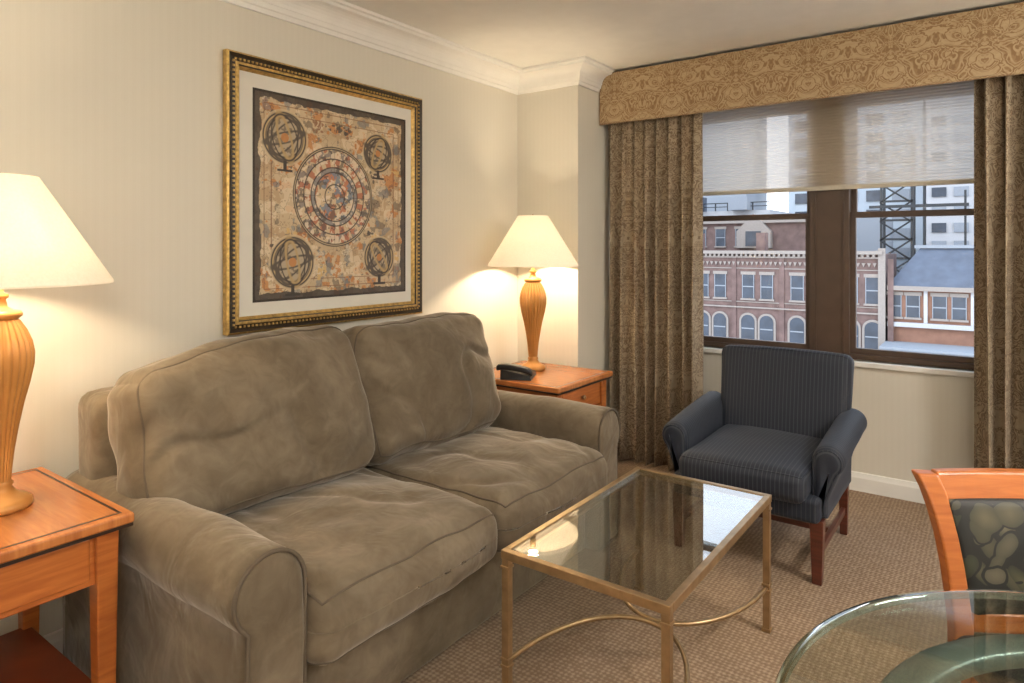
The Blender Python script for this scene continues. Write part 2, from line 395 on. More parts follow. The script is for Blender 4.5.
# curtains -----------------------------------------------------------
def curtain(name,x0,x1,yc,nf,seed):
    rnd=random.Random(seed); ph=[rnd.uniform(-.6,.6) for _ in range(60)]; am=[rnd.uniform(.5,1.2) for _ in range(60)]
    nx=nf*20; nz=30; z0,z1=.012,2.27; v=[];f=[];uv=[]
    for k in range(nz+1):
        t=k/nz; z=z0+(z1-z0)*t; arc=0; last=None
        for i in range(nx+1):
            s=i/nx; q=s*nf; fi=int(q); fr_=q-fi
            a=am[fi]*(1-fr_)+am[fi+1]*fr_
            x=x0+(x1-x0)*s+(.016*math.sin(q*2*math.pi+ph[3]+t*.7)+.014*(1-t)*math.sin(q*1.9+seed))*min(1,s*12)
            y=yc+min(.062,max(-.062,.056*a*math.sin(q*2*math.pi+.6*ph[fi]*(1-fr_)+.6*ph[fi+1]*fr_+.5*math.sin(t*3+1))*(.75+.3*(1-t)) +.012*math.sin(q*4*math.pi+seed+t*2)))
            if last: arc+=math.hypot(x-last[0],y-last[1])
            last=(x,y); v.append((x,y,z)); uv.append((arc,z))
    for k in range(nz):
        for i in range(nx):
            a=k*(nx+1)+i; f.append((a,a+1,a+nx+2,a+nx+1))
    o=mkobj(name,v,f,M_cur,smooth=True,uvs=uv); sd=o.modifiers.new('thick','SOLIDIFY'); sd.thickness=.003
    return o
curtain('curtain',.440,1.04,3.675,8,2); curtain('curtain',2.30,2.92,3.70,8,7)

# ------------------------------------------------------------------ framed print
pe=empty('framed_picture',(0.0,1.922,1.507))
py0,py1,pz0,pz1=1.392,2.452,.965,2.05
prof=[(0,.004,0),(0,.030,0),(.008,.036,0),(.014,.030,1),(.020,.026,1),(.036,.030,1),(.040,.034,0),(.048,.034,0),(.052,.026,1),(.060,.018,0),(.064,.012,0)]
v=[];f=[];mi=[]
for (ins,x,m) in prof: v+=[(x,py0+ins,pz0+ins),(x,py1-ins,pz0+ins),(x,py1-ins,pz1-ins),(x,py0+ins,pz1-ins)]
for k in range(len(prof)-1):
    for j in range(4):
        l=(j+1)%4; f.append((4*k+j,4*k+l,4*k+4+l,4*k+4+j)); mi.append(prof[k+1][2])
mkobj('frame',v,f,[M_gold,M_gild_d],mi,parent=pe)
bd=MB([M_gold]); 
def beadline(y,z): bd.box((.026,y-.004,z-.004),(.034,y+.004,z+.004))
n=56
for k in range(n):
    a=(k+.5)/n
    for ins in (.028,):
        beadline(py0+ins+(py1-py0-2*ins)*a,pz0+ins); beadline(py0+ins+(py1-py0-2*ins)*a,pz1-ins); beadline(py0+ins,pz0+ins+(pz1-pz0-2*ins)*a); beadline(py1-ins,pz0+ins+(pz1-pz0-2*ins)*a)
bd.done('frame_beads',pe)
box('mat_board',(.004,py0+.05,pz0+.05),(.012,py1-.05,pz1-.05),M_mat,parent=pe)
ay0,ay1,az0,az1=1.522,2.339,1.09,1.92
m=MB([M_gild_d]); e_=.010
m.box((.0121,ay0-e_,az0-e_),(.0135,ay1+e_,az0)); m.box((.0121,ay0-e_,az1),(.0135,ay1+e_,az1+e_)); m.box((.0121,ay0-e_,az0),(.0135,ay0,az1)); m.box((.0121,ay1,az0),(.0135,ay1+e_,az1)); m.done('print_edge',pe)
W_,H_=460,464
U,V=np.meshgrid((np.arange(W_)+.5)/W_,(np.arange(H_)+.5)/H_)
rng=np.random.default_rng(5)
def vnoise(fr,sd):
    g=np.random.default_rng(sd).random((fr+2,fr+2)); x=U*fr; y=V*fr; xi=x.astype(int); yi=y.astype(int); fx=x-xi; fy=y-yi
    fx=fx*fx*(3-2*fx); fy=fy*fy*(3-2*fy)
    return (g[yi,xi]*(1-fx)+g[yi,xi+1]*fx)*(1-fy)+(g[yi+1,xi]*(1-fx)+g[yi+1,xi+1]*fx)*fy
def fbm(fr,sd): return .5*vnoise(fr,sd)+.3*vnoise(fr*2,sd+1)+.2*vnoise(fr*4,sd+2)
b0=np.array((.42,.30,.17)); b1=np.array((.66,.52,.34)); n0=fbm(6,1)[...,None]; col=b0*(1-n0)+b1*n0
def bl(mask,c,al=1.0):
    global col
    mk=(np.clip(mask,0,1)*al)[...,None]; col=col*(1-mk)+np.array(c)*mk
def sm(x,w=.004): return np.clip(1.3-x/w*1.3,0,1)
dk=(.045,.032,.024)
for sd,c,th,al in ((11,(.36,.21,.10),.58,.45),(21,(.12,.09,.065),.64,.65),(31,(.52,.20,.05),.66,.8),(41,(.17,.20,.22),.67,.6),(51,(.72,.60,.42),.58,.6)):
    bl((fbm(16,sd)>th)*1.0,c,al)
bl((np.abs(fbm(15,61)-.5)<.009)*1.0,dk,.6); bl((np.abs(fbm(24,71)-.48)<.011)*1.0,(.16,.10,.06),.6)
def ring(cu,cv,a,b,ang,w=.006,c=dk,al=1):
    du=U-cu; dv=V-cv; x=du*math.cos(ang)+dv*math.sin(ang); y=-du*math.sin(ang)+dv*math.cos(ang)
    r=np.sqrt((x/a)**2+(y/b)**2); bl(sm(np.abs(r-1)*min(a,b),w),c,al)
def disc(cu,cv,a,c,al): bl(((np.hypot(U-cu,V-cv)<a)*1.0),c,al)
for e0 in (.05,.09):
    q=np.minimum(np.minimum(U,1-U),np.minimum(V,1-V)); bl((np.abs(q-e0)<.0025)*1.0,(.20,.09,.04),.8)
for sd in range(46):
    x,y=rng.random(2)*.88+.06
    if math.hypot(x-.48,y-.52)<.28: continue
    c=[(.50,.20,.06),(.08,.06,.045),(.60,.40,.16),(.26,.12,.06),(.72,.60,.43)][sd%5]
    for q in range(9):
        dx,dy=rng.normal(0,.018,2); a_,b_=rng.uniform(.003,.012,2); bl((((U-x-dx)/a_)**2+((V-y-dy)/b_)**2<1)*1.0,c,.85)
for cu,cv,r,ang in ((.168,.795,.115,.3),(.79,.785,.095,-.4),(.214,.177,.115,.2),(.80,.195,.10,.6)):
    disc(cu,cv,r*1.22,(.58,.45,.28),.75); disc(cu,cv,r,(.26,.20,.15),.8); disc(cu,cv,r*.86,(.46,.37,.25),.75)
    bl(((np.hypot(U-cu,V-cv)<r)&(fbm(30,int(cu*100))>.56))*1.0,(.12,.09,.065),.7)
    ring(cu,cv,r,r,0,.018,(.13,.095,.06)); ring(cu,cv,r,r,0,.006,(.50,.36,.18)); ring(cu,cv,r*1.07,r*1.07,0,.005); ring(cu,cv,r*.85,r*.85,0,.006)
    for k in range(3): ring(cu,cv,r,r*(.22+.22*k),ang+k*.5,.007,(.09,.07,.05))
    ring(cu,cv,r*.3,r,ang,.009,(.45,.31,.14)); ring(cu,cv,r*.62,r,ang,.005); disc(cu,cv,r*.2,(.50,.20,.05),.9)
    bl(((np.abs(U-cu)<.010)&(V<cv-r)&(V>cv-r-.045))*1.0,dk); bl(((np.abs(U-cu)<.045)&(np.abs(V-(cv-r-.047))<.006))*1.0,dk)
cu,cv=.48,.52; R=np.hypot(U-cu,V-cv); A=np.arctan2(V-cv,U-cu)
bl((R<.262)*1.0,(.60,.46,.29),.9)
bl(((R<.252)&(R>.20)&(fbm(34,83)>.48))*1.0,(.17,.15,.16),.75); bl(((R<.252)&(R>.20)&(fbm(30,87)>.58))*1.0,(.42,.12,.06),.8)
bl(((R<.20)&(R>.155)&(np.sin(A*18)>-.1))*1.0,(.42,.11,.05),.8); bl(((R<.155)&(R>.13))*1.0,(.16,.18,.21),.75)
bl(((R<.13)&(fbm(26,81)>.49))*1.0,(.48,.14,.06),.8); bl(((R<.13)&(fbm(24,91)>.54))*1.0,(.16,.22,.28),.85); bl(((R<.25)&(fbm(34,95)>.60))*1.0,(.08,.06,.05),.7); bl(((R<.25)&(fbm(30,99)>.61))*1.0,(.72,.60,.44),.8)
for rr in (.262,.252,.20,.155,.13,.065): ring(cu,cv,rr,rr,0,.005)
bl(((R<.252)&(np.abs(np.sin(A*6))<.03))*1.0,dk,.7)
ed=np.minimum(np.minimum(U,1-U),np.minimum(V,1-V)); bl((ed<.018+.035*fbm(14,3)-.008)*1.0,(.045,.032,.025),.9)
col=np.clip(col,0,1)
vv=np.zeros((H_*W_,3)); gy=(np.arange(W_))/(W_-1); gz=(np.arange(H_))/(H_-1); GY,GZ=np.meshgrid(gy,gz)
vv[:,0]=.0130; vv[:,1]=(ay0+(ay1-ay0)*GY).ravel(); vv[:,2]=(az0+(az1-az0)*GZ).ravel()
ii=np.arange(H_-1)[:,None]*W_+np.arange(W_-1)[None,:]; ff=np.stack([ii,ii+1,ii+W_+1,ii+W_],-1).reshape(-1,4)
me=bpy.data.meshes.new('print'); me.from_pydata(vv.tolist(),[],ff.tolist())
ca=me.color_attributes.new('Paint','FLOAT_COLOR','POINT'); buf=np.ones((H_*W_,4),dtype=np.float32); buf[:,:3]=col.reshape(-1,3); ca.data.foreach_set('color',buf.ravel())
mp,nt,b=new_mat('astronomy_print'); at=N(nt,'ShaderNodeAttribute',attribute_name='Paint'); nt.links.new(at.outputs['Color'],b.inputs['Base Color']); b.inputs['Roughness'].default_value=.45
me.materials.append(mp); po=bpy.data.objects.new('print',me); C.objects.link(po); attach(po,pe)

# ------------------------------------------------------------------ sofa
se=empty('sofa',(.55,1.72,0))
def arm_outline(R,panel,z0,zc,inner_taper=0):
    pts=[(0.0,z0)]
    for k in range(7): pts.append((0,z0+(zc-z0)*(k+1)/8))
    for k in range(19):
        a=math.pi-(math.pi+.85)*k/18; pts.append((R+R*math.cos(a),zc+R*math.sin(a)))
    pe_=pts[-1]
    for k in range(7):
        t=(k+1)/8; pts.append((pe_[0]+(panel-pe_[0])*min(1,t*2.2),pe_[1]+(z0-pe_[1])*t))
    pts.append((panel,z0)); return pts
def inset(pts,d):
    n=len(pts); out=[]
    for i in range(n):
        a=Vector(pts[i-1]); b=Vector(pts[(i+1)%n]); t=(b-a).normalized(); nn=Vector((t.y,-t.x))
        out.append((pts[i][0]+nn.x*d,pts[i][1]+nn.y*d))
    return out
def roll_arm(name,outline,to3,L,rb,mat,parent,amp=.004,pmat=None,drop=None,seed=0,world=True,nL=24,pr=.0055):
    ring_=[]
    for k in range(nL+1): ring_.append((L*k/nL*(1-rb/L),0))
    for k in range(1,6):
        a=k/5*math.pi/2; ring_.append((L-rb+rb*math.sin(a),rb*(1-math.cos(a))))
    v=[];f=[];n=len(outline)
    for (l,d) in ring_:
        o=inset(outline,d) if d else outline
        for (a,z) in o:
            p=Vector(to3(a,l,z+(drop(l)*min(1,max(0,(z-.26)/.12)) if drop else 0))); 
            if amp:
                p+=noise.noise_vector(p*5+Vector((seed,0,0)))*amp+noise.noise_vector(p*11)*amp*.25
            v.append(p)
    m=len(ring_)
    for k in range(m-1):
        for i in range(n):
            j=(i+1)%n; f.append((k*n+i,k*n+j,(k+1)*n+j,(k+1)*n+i))
    f.append(tuple(range(n))); f.append(tuple((m-1)*n+i for i in range(n)))
    o=mkobj(name,v,f,mat,smooth=True,parent=parent,world=world)
    if pmat:
        o2=inset(outline,rb*.3); pts=[to3(a,L-rb*.25,z+(drop(L)*min(1,max(0,(z-.26)/.12)) if drop else 0)) for a,z in o2]
        tube(name+'_piping',pts,pr,pmat,closed=True,seg=6,parent=parent,world=world)
    return o
ol=arm_outline(.100,.170,.03,.512)
roll_arm('arm_1',ol,lambda a,l,z:(.07+l,1.0-a,z),.98,.028,M_suede,se,.008,M_suede_d,seed=1,nL=44)
roll_arm('arm_2',ol,lambda a,l,z:(.07+l,2.445+a,z),.98,.028,M_suede,se,.008,M_suede_d,seed=5,nL=44)
soft_box('back_frame',(.145,1.722,.45),(.085,.86,.405),.05,M_suede,amp=.006,parent=se,seed=2)
soft_box('base',(.60,1.722,.165),(.385,.725,.135),.015,M_suede,amp=.004,parent=se,seed=3)
def sdef(P,p):
    P=P.copy()
    if p[0]>0: P.z-=.012*p[0]**4*(1 if p[2]>0 else 0)
    return P
for i,(yc,sd) in enumerate(((1.355,1),(2.085,6))):
    soft_box('seat_cushion_%d'%(i+1),(.745,yc,.378),(.355,.360,.100),.06,M_suede,bulge=(.018,.0,.026),amp=.013,freq=4.0,parent=se,seed=sd,cuts=60,deform=sdef,
        crease=(.009,(2.6,3.6,2),(0,0,1)),pipe=[(2,1),(2,-1)],pipe_mat=M_suede_d,pipe_r=.0035)
rt=Matrix.Rotation(math.radians(-17),3,'Y')
def bdef(sl,dr):
    def D(P,p):
        t=(p[2]+1)/2
        P=P.copy(); P.z+=t*(sl*p[1])-t*dr*(abs(p[1])**4)
        P.y+=p[1]*.016*math.sin(t*math.pi)
        P.x+=.025*math.sin(p[1]*2.3+p[2]*1.5)*(1-p[2]*p[2])+.030*(1-t)*(1-p[1]**2)
        return P
    return D
soft_box('back_cushion_1',(.362,1.285,.724),(.115,.400,.270),.08,M_suede,bulge=(.045,0,.0),amp=.026,freq=3.4,rot=rt,deform=bdef(.028,.026),parent=se,seed=11,cuts=60,crease=(.018,(1.5,2.8,3.8),(1,0,0)),pipe=[(0,1)],pipe_mat=M_suede_d,pipe_r=.0035)
soft_box('back_cushion_2',(.368,2.075,.724),(.115,.392,.274),.08,M_suede,bulge=(.045,0,.0),amp=.024,freq=3.4,rot=rt,deform=bdef(.004,.018),parent=se,seed=17,cuts=60,crease=(.018,(1.5,2.8,3.8),(1,0,0)),pipe=[(0,1)],pipe_mat=M_suede_d,pipe_r=.0035)
fb=MB([M_mahog])
for xx in (.12,.90):
    for yy in (.88,2.50): fb.box((xx,yy,0),(xx+.05,yy+.05,.032))
fb.done('feet',se)

# ------------------------------------------------------------------ end tables
def end_table(loc,sx,sy,hz):
    e=empty('end_table',loc); m=MB([M_cherry,M_tabletop,M_inlay,M_cherry_d])
    hx,hy=sx/2,sy/2
    m.box((-hx,-hy,hz-.026),(hx,hy,hz),1)
    t=m.done('top',e,bevel=.006,world=False)
    i=MB([M_inlay]); g=.022; w_=.006; z=hz+.0006
    for lo,hi in (((-hx+g,-hy+g),(hx-g,-hy+g+w_)),((-hx+g,hy-g-w_),(hx-g,hy-g)),((-hx+g,-hy+g+w_),(-hx+g+w_,hy-g-w_)),((hx-g-w_,-hy+g+w_),(hx-g,hy-g-w_))):
        i.box((lo[0],lo[1],hz-.001),(hi[0],hi[1],z))
    i.box((-hx+.003,-hy+.003,hz-.034),(hx-.003,hy-.003,hz-.026))
    i.done('inlay_band',e,world=False)
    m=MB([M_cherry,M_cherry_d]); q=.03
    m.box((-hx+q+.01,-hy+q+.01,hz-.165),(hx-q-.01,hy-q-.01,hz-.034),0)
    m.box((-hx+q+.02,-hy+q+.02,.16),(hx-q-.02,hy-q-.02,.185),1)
    m.box((hx-q-.01,-hy+.09,hz-.15),(hx-q-.004,hy-.09,hz-.045),0)
    m.done('apron',e,bevel=.003,world=False)
    l=MB([M_cherry]); s=.052
    for a in (-1,1):
        for b in (-1,1):
            cx,cy=a*(hx-q-s/2+.004),b*(hy-q-s/2+.004); l.box((cx-s/2,cy-s/2,0),(cx+s/2,cy+s/2,hz-.034),0,.72)
    l.done('legs',e,bevel=.004,world=False)
    lathe('knob',[(.0001,.022),(.010,.020),(.013,.013),(.006,.006),(.005,0)],M_brass,seg=16,parent=e,world=False).matrix_local=Matrix.Translation((hx-q-.004,0,hz-.095))@Matrix.Rotation(math.pi/2,4,'Y')
    return e
end_table((.320,.503,0),.60,.585,.63)
end_table((.385,2.985,0),.60,.56,.62)

# ------------------------------------------------------------------ lamps
def lamp(loc,power):
    e=empty('table_lamp',loc)
    lathe('base',[(.0001,0),(.068,0),(.072,.006),(.070,.018),(.060,.026),(.045,.032),(.034,.042),(.026,.055),(.030,.062),(.026,.070)],M_lamp,seg=48,parent=e,world=False)
    body=[(.024,.068),(.026,.10),(.031,.15),(.040,.21),(.051,.27),(.063,.32),(.071,.365),(.072,.395),(.067,.425),(.056,.455),(.045,.475),(.038,.487)]
    fine=[]
    for (r0,z0),(r1,z1) in zip(body,body[1:]):
        for k in range(3): t=k/3; fine.append((r0+(r1-r0)*t,z0+(z1-z0)*t))
    fine.append(body[-1])
    lathe('body',fine,M_lamp,seg=216,parent=e,world=False,ribs=24,ribamp=.05,ribz=(.075,.48))
    lathe('collar',[(.040,.484),(.048,.490),(.050,.497),(.046,.504),(.030,.508),(.018,.516),(.014,.535),(.020,.540),(.020,.548),(.010,.552),(.008,.60)],M_lamp,seg=40,parent=e,world=False)
    lathe('socket',[(.0001,.60),(.017,.60),(.017,.655),(.0001,.655)],M_brass,seg=20,parent=e,world=False)
    lathe('lampshade',[(.250,.573),(.2515,.573),(.2515,.580),(.084,.852),(.078,.852),(.080,.850),(.2485,.580),(.250,.573)],M_shade,seg=64,parent=e,world=False)
    sp=MB([M_brass])
    sp.box((-.080,-.0015,.843),(.080,.0015,.846)); sp.box((-.0015,-.080,.843),(.0015,.080,.846)); sp.box((-.002,-.002,.78),(.002,.002,.862)); sp.done('harp_spider',e,world=False)
    tube('harp',[(.045*math.cos(a)*1.0,0,.715+.065*math.sin(a)) for a in [math.pi*k/20 for k in range(21)]],.0018,M_brass,parent=e,world=False)
    l=bpy.data.lights.new('bulb','POINT'); l.energy=power; l.color=(1,.79,.53); l.shadow_soft_size=.04
    lo=bpy.data.objects.new('bulb',l); C.objects.link(lo); lo.location=(0,0,.72); lo.parent=e
lamp((.30,3.05,.6207),18)
lamp((.317,.60,.6307),12.5)

# ------------------------------------------------------------------ telephone
t=empty('telephone',(.36,2.83,.6207),math.radians(25))
mkobj('body',[(-.08,-.09,0),(.08,-.09,0),(.08,.09,0),(-.08,.09,0),(-.08,-.085,.05),(.075,-.085,.02),(.075,.085,.02),(-.08,.085,.05)],[(0,3,2,1),(4,5,6,7),(0,1,5,4),(1,2,6,5),(2,3,7,6),(3,0,4,7)],M_black,parent=t,world=False)
soft_box('handset',(-.01,-.06,.058),(.095,.022,.016),.012,M_black,parent=t,world=False,cuts=10,deform=lambda P,p:Vector((P.x,P.y,P.z-.014*abs(p[0])**3-.012*p[0])))
kp=MB([M_grey])
for a in range(3):
    for b in range(4): kp.box((-.03+b*.022,.0+a*.024,.03-b*.0042+.004),(-.016+b*.022,.016+a*.024,.036-b*.0042+.004))
kp.done('keypad',t,world=False)

# ------------------------------------------------------------------ coffee table
ce=empty('coffee_table',(1.517,1.905,0)); hx,hy,ht=.248,.435,.46; q=.02
m=MB([M_brass])
for lo,hi in (((-hx,-hy),(hx,-hy+.020)),((-hx,hy-.020),(hx,hy)),((-hx,-hy+.020),(-hx+.020,hy-.020)),((hx-.020,-hy+.020),(hx,hy-.020))):
    m.box((lo[0],lo[1],ht-.024),(hi[0],hi[1],ht))
g=.020
for lo,hi in (((-hx+g,-hy+g),(hx-g,-hy+g+.012)),((-hx+g,hy-g-.012),(hx-g,hy-g)),((-hx+g,-hy+g+.012),(-hx+g+.012,hy-g-.012)),((hx-g-.012,-hy+g+.012),(hx-g,hy-g-.012))):
    m.box((lo[0],lo[1],ht-.024),(hi[0],hi[1],ht-.013))
m.done('rim',ce,bevel=.002,world=False)
box('glass_top',(-hx+.021,-hy+.021,ht-.0128),(hx-.021,hy-.021,ht-.003),M_glass_t,ce,world=False)
for i,(a,b) in enumerate(((-1,-1),(1,-1),(1,1),(-1,1))):
    cx,cy=a*(hx-.013),b*(hy-.013); l=MB([M_brass]); l.box((cx-.011,cy-.011,0),(cx+.011,cy+.011,ht-.024)); l.box((cx-.015,cy-.015,.0),(cx+.015,cy+.015,.012)); l.box((cx-.014,cy-.014,.135),(cx+.014,cy+.014,.143)); l.box((cx-.014,cy-.014,.155),(cx+.014,cy+.014,.163)); l.box((cx-.014,cy-.014,ht-.05),(cx+.014,cy+.014,ht-.043))
    l.done('leg_%d'%(i+1),ce,bevel=.0015,world=False)
for s in (-1,1):
    pts=[]
    for k in range(41):
        a=-math.pi/2+math.pi*k/40
        pts.append(((hx-.013)*math.sin(a),s*(hy-.013)-s*(hy-.022)*math.cos(a),.149))
    tube('stretcher_%d'%(1 if s<0 else 2),pts,.0075,M_brass,parent=ce,world=False)

# ------------------------------------------------------------------ armchair
ae=empty('armchair',(1.545,3.05,0))
soft_box('seat_base',(1.545,3.040,.287),(.292,.320,.047),.02,M_pinx,amp=.002,parent=ae)
soft_box('seat_cushion',(1.545,2.975,.375),(.252,.308,.060),.04,M_pinx,bulge=(0,.008,.028),amp=.004,parent=ae,pipe=[(2,1)],pipe_mat=M_pinx,pipe_r=.003)
rb_=Matrix.Rotation(math.radians(-8),3,'X')
soft_box('back',(1.560,3.315,.557),(.298,.055,.264),.04,M_pinx,bulge=(0,.015,.0),amp=.003,rot=rb_,parent=ae,pipe=[(1,-1)],pipe_r=.0025,deform=lambda P,p:Vector((P.x*(1-.02*(1-p[2])),P.y,P.z-.006*p[0]**2*(p[2]+1))))
ol2=arm_outline(.060,.062,.245,.525)
dr=lambda l:-.012-.050*(l/.56)**1.3
roll_arm('arm_1',ol2,lambda a,l,z:(1.296-a-.03*max(0,(z-.3)),3.32-l,z),.545,.035,M_piny,ae,.002,M_pinx,drop=dr,pr=.003)
roll_arm('arm_2',ol2,lambda a,l,z:(1.790+a+.03*max(0,(z-.3)),3.32-l,z),.545,.035,M_piny,ae,.002,M_pinx,drop=dr,seed=3,pr=.003)
l=MB([M_mahog])
for a in (1.265,1.822):
    l.box((a-.025,2.745,0),(a+.025,2.795,.248),0,.7); l.box((a-.02,3.30,0),(a+.02,3.34,.248),0,.75)
    l.box((a-.009,2.785,.095),(a+.009,3.31,.125))
l.box((1.275,3.03,.10),(1.812,3.048,.122))
l.done('legs',ae,bevel=.003)

# ------------------------------------------------------------------ dining chair
de=empty('dining_chair',(2.482,1.806,0),math.radians(31))
def ps(pts3,name):
    v=[];f=[]
    for (x,y,z,sx,sy) in pts3: v+=[(x-sx,y-sy,z),(x+sx,y-sy,z),(x+sx,y+sy,z),(x-sx,y+sy,z)]
    for k in range(len(pts3)-1):
        for j in range(4): f.append((4*k+j,4*k+(j+1)%4,4*k+4+(j+1)%4,4*k+4+j))
    f.append((0,1,2,3)); n=4*(len(pts3)-1); f.append((n,n+1,n+2,n+3))
    o=mkobj(name,v,f,M_cherry,parent=de,world=False); b=o.modifiers.new('b','BEVEL'); b.width=.005; b.segments=3; b.limit_method='ANGLE'; b.angle_limit=.7
zs=[0,.22,.42,.50,.56,.62,.68,.73,.77,.803]; ysb=[.035,0,-.02,-.018,-.010,-.001,.010,.024,.037,.05]; xsb=[.196,.198,.200,.201,.204,.208,.214,.221,.229,.240]; wsb=[.015,.018,.019,.019,.0185,.0185,.019,.020,.021,.022]
for i,s in enumerate((-1,1)):
    ps([(s*xsb[k],ysb[k],zs[k],wsb[k],.018) for k in range(len(zs))],'back_post_%d'%(i+1)); ps([(s*.200,-.43,0,.014,.014),(s*.200,-.43,.42,.022,.022)],'front_leg_%d'%(i+1))
def cyv(z): return np.interp(z,zs,ysb)
v=[];f=[];nn=16
for k in range(nn+1):
    x=-.222+.444*k/nn; bow=.018*(1-(x/.222)**2); 
    v+=[(x,.028+bow-.014,.752),(x,.028+bow+.014,.752),(x,.05+bow+.014,.807),(x,.05+bow-.014,.807)]
for k in range(nn):
    for j in range(4): f.append((4*k+j,4*k+(j+1)%4,4*k+4+(j+1)%4,4*k+4+j))
f.append((0,1,2,3)); f.append((4*nn,4*nn+1,4*nn+2,4*nn+3))
o=mkobj('top_rail',v,f,M_cherry,parent=de,world=False); bb=o.modifiers.new('b','BEVEL'); bb.width=.006; bb.segments=3; bb.limit_method='ANGLE'; bb.angle_limit=.7
box('lower_rail',(-.184,-.03,.495),(.184,-.002,.535),M_cherry,de,bevel=.004,world=False)
def bd_(P,p):
    z=P.z+.643; return Vector((P.x*(1+.07*(p[2])),P.y+float(cyv(z))+.012*(1-p[0]**2),P.z))
soft_box('back_pad',(0,0,.643),(.197,.022,.113),.012,M_floral,bulge=(0,.012,0),deform=bd_,parent=de,world=False,cuts=20)
m=MB([M_cherry]); m.box((-.19,-.43,.375),(.19,-.02,.435)); m.done('seat_rail',de,bevel=.004,world=False)
soft_box('seat_pad',(0,-.235,.462),(.222,.225,.030),.022,M_floral,bulge=(0,0,.02),parent=de,world=False)

# ------------------------------------------------------------------ round glass dining table
te=empty('glass_dining_table',(2.624,.938,0)); R=.478
lathe('glass_top',[(.0001,.728),(R-.012,.728)],M_glass_d,seg=120,parent=te,world=False)
lathe('glass_surface',[(R-.012,.740),(.0001,.740)],M_glass_d,seg=120,parent=te,world=False)
lathe('glass_edge',[(R-.012,.728),(R-.003,.729),(R,.732),(R,.736),(R-.003,.739),(R-.012,.740)],M_glass_e,seg=120,parent=te,world=False)
M_ring=plain('metal_verdigris',(.15,.19,.17),.35,.3,var=.15)
lathe('support_ring',[(.325,.705),(.370,.705),(.373,.710),(.373,.722),(.368,.7275),(.328,.7275),(.323,.722),(.323,.710),(.325,.705)],M_ring,seg=96,parent=te,world=False)
for k in range(4):
    a=math.pi/4+k*math.pi/2+.3; pts=[]
    for j in range(25):
        t_=j/24; r=.345-.23*math.sin(t_*math.pi)**.9+(-.03)*t_; pts.append((r*math.cos(a),r*math.sin(a),.708*(1-t_)+.012*t_))
    tube('leg_%d'%(k+1),pts,.013,M_ring,parent=te,world=False,seg=12)
tube('lower_ring',[(.13*math.cos(2*math.pi*k/48),.13*math.sin(2*math.pi*k/48),.36) for k in range(48)],.009,M_ring,closed=True,parent=te,world=False)

# ------------------------------------------------------------------ added fill lights, built as unseen fixtures (behind / beside the camera)
M_em=bpy.data.materials.new('fill_glow_diffuser'); M_em.use_nodes=True; bs=M_em.node_tree.nodes['Principled BSDF']; bs.inputs['Emission Color'].default_value=(1,.92,.82,1); bs.inputs['Emission Strength'].default_value=2; bs.inputs['Base Color'].default_value=(.9,.88,.82,1)  # glowing cover for the added ceiling fill
def fill_light_ceiling(x,y,p):  # invented fixture out of view, added to fill the room with soft light
    e=empty('fill_light_ceiling',(x,y,H))
    lathe('rim',[(.0001,-.002),(.29,-.002),(.30,-.01),(.30,-.045),(.285,-.05),(.28,-.03)],M_brass,seg=48,parent=e,world=False)
    lathe('fill_diffuser',[(.282,-.04),(.24,-.062),(.14,-.078),(.0001,-.084)],M_em,seg=48,parent=e,world=False)
    l=bpy.data.lights.new('lamp','AREA'); l.shape='DISK'; l.size=.54; l.energy=p; l.color=(1,.95,.88); lo=bpy.data.objects.new('lamp',l); C.objects.link(lo); lo.location=(0,0,-.09); lo.parent=e  # area light that does the filling
fill_light_ceiling(3.0,-.7,28); fill_light_ceiling(3.8,1.9,50)
def fill_uplight(x,y,p):  # invented uplight out of view, added for soft fill bounced off the ceiling
    e=empty('fill_light_floor',(x,y,0))
    lathe('stand',[(.0001,0),(.13,0),(.13,.012),(.03,.03),(.012,.05),(.012,1.60),(.03,1.62),(.0001,1.62)],M_brass,seg=32,parent=e,world=False)
    lathe('bowl',[(.02,1.61),(.08,1.63),(.14,1.68),(.17,1.74),(.165,1.74),(.135,1.685),(.075,1.637),(.02,1.62)],M_white,seg=48,parent=e,world=False)
    l=bpy.data.lights.new('bulb','POINT'); l.energy=p; l.color=(1,.95,.88); l.shadow_soft_size=.06; lo=bpy.data.objects.new('bulb',l); C.objects.link(lo); lo.location=(0,0,1.75); lo.parent=e  # point light of the added uplight fill
fill_uplight(4.1,-1.3,62); fill_uplight(.5,-1.3,26); fill_uplight(4.05,3.2,38)

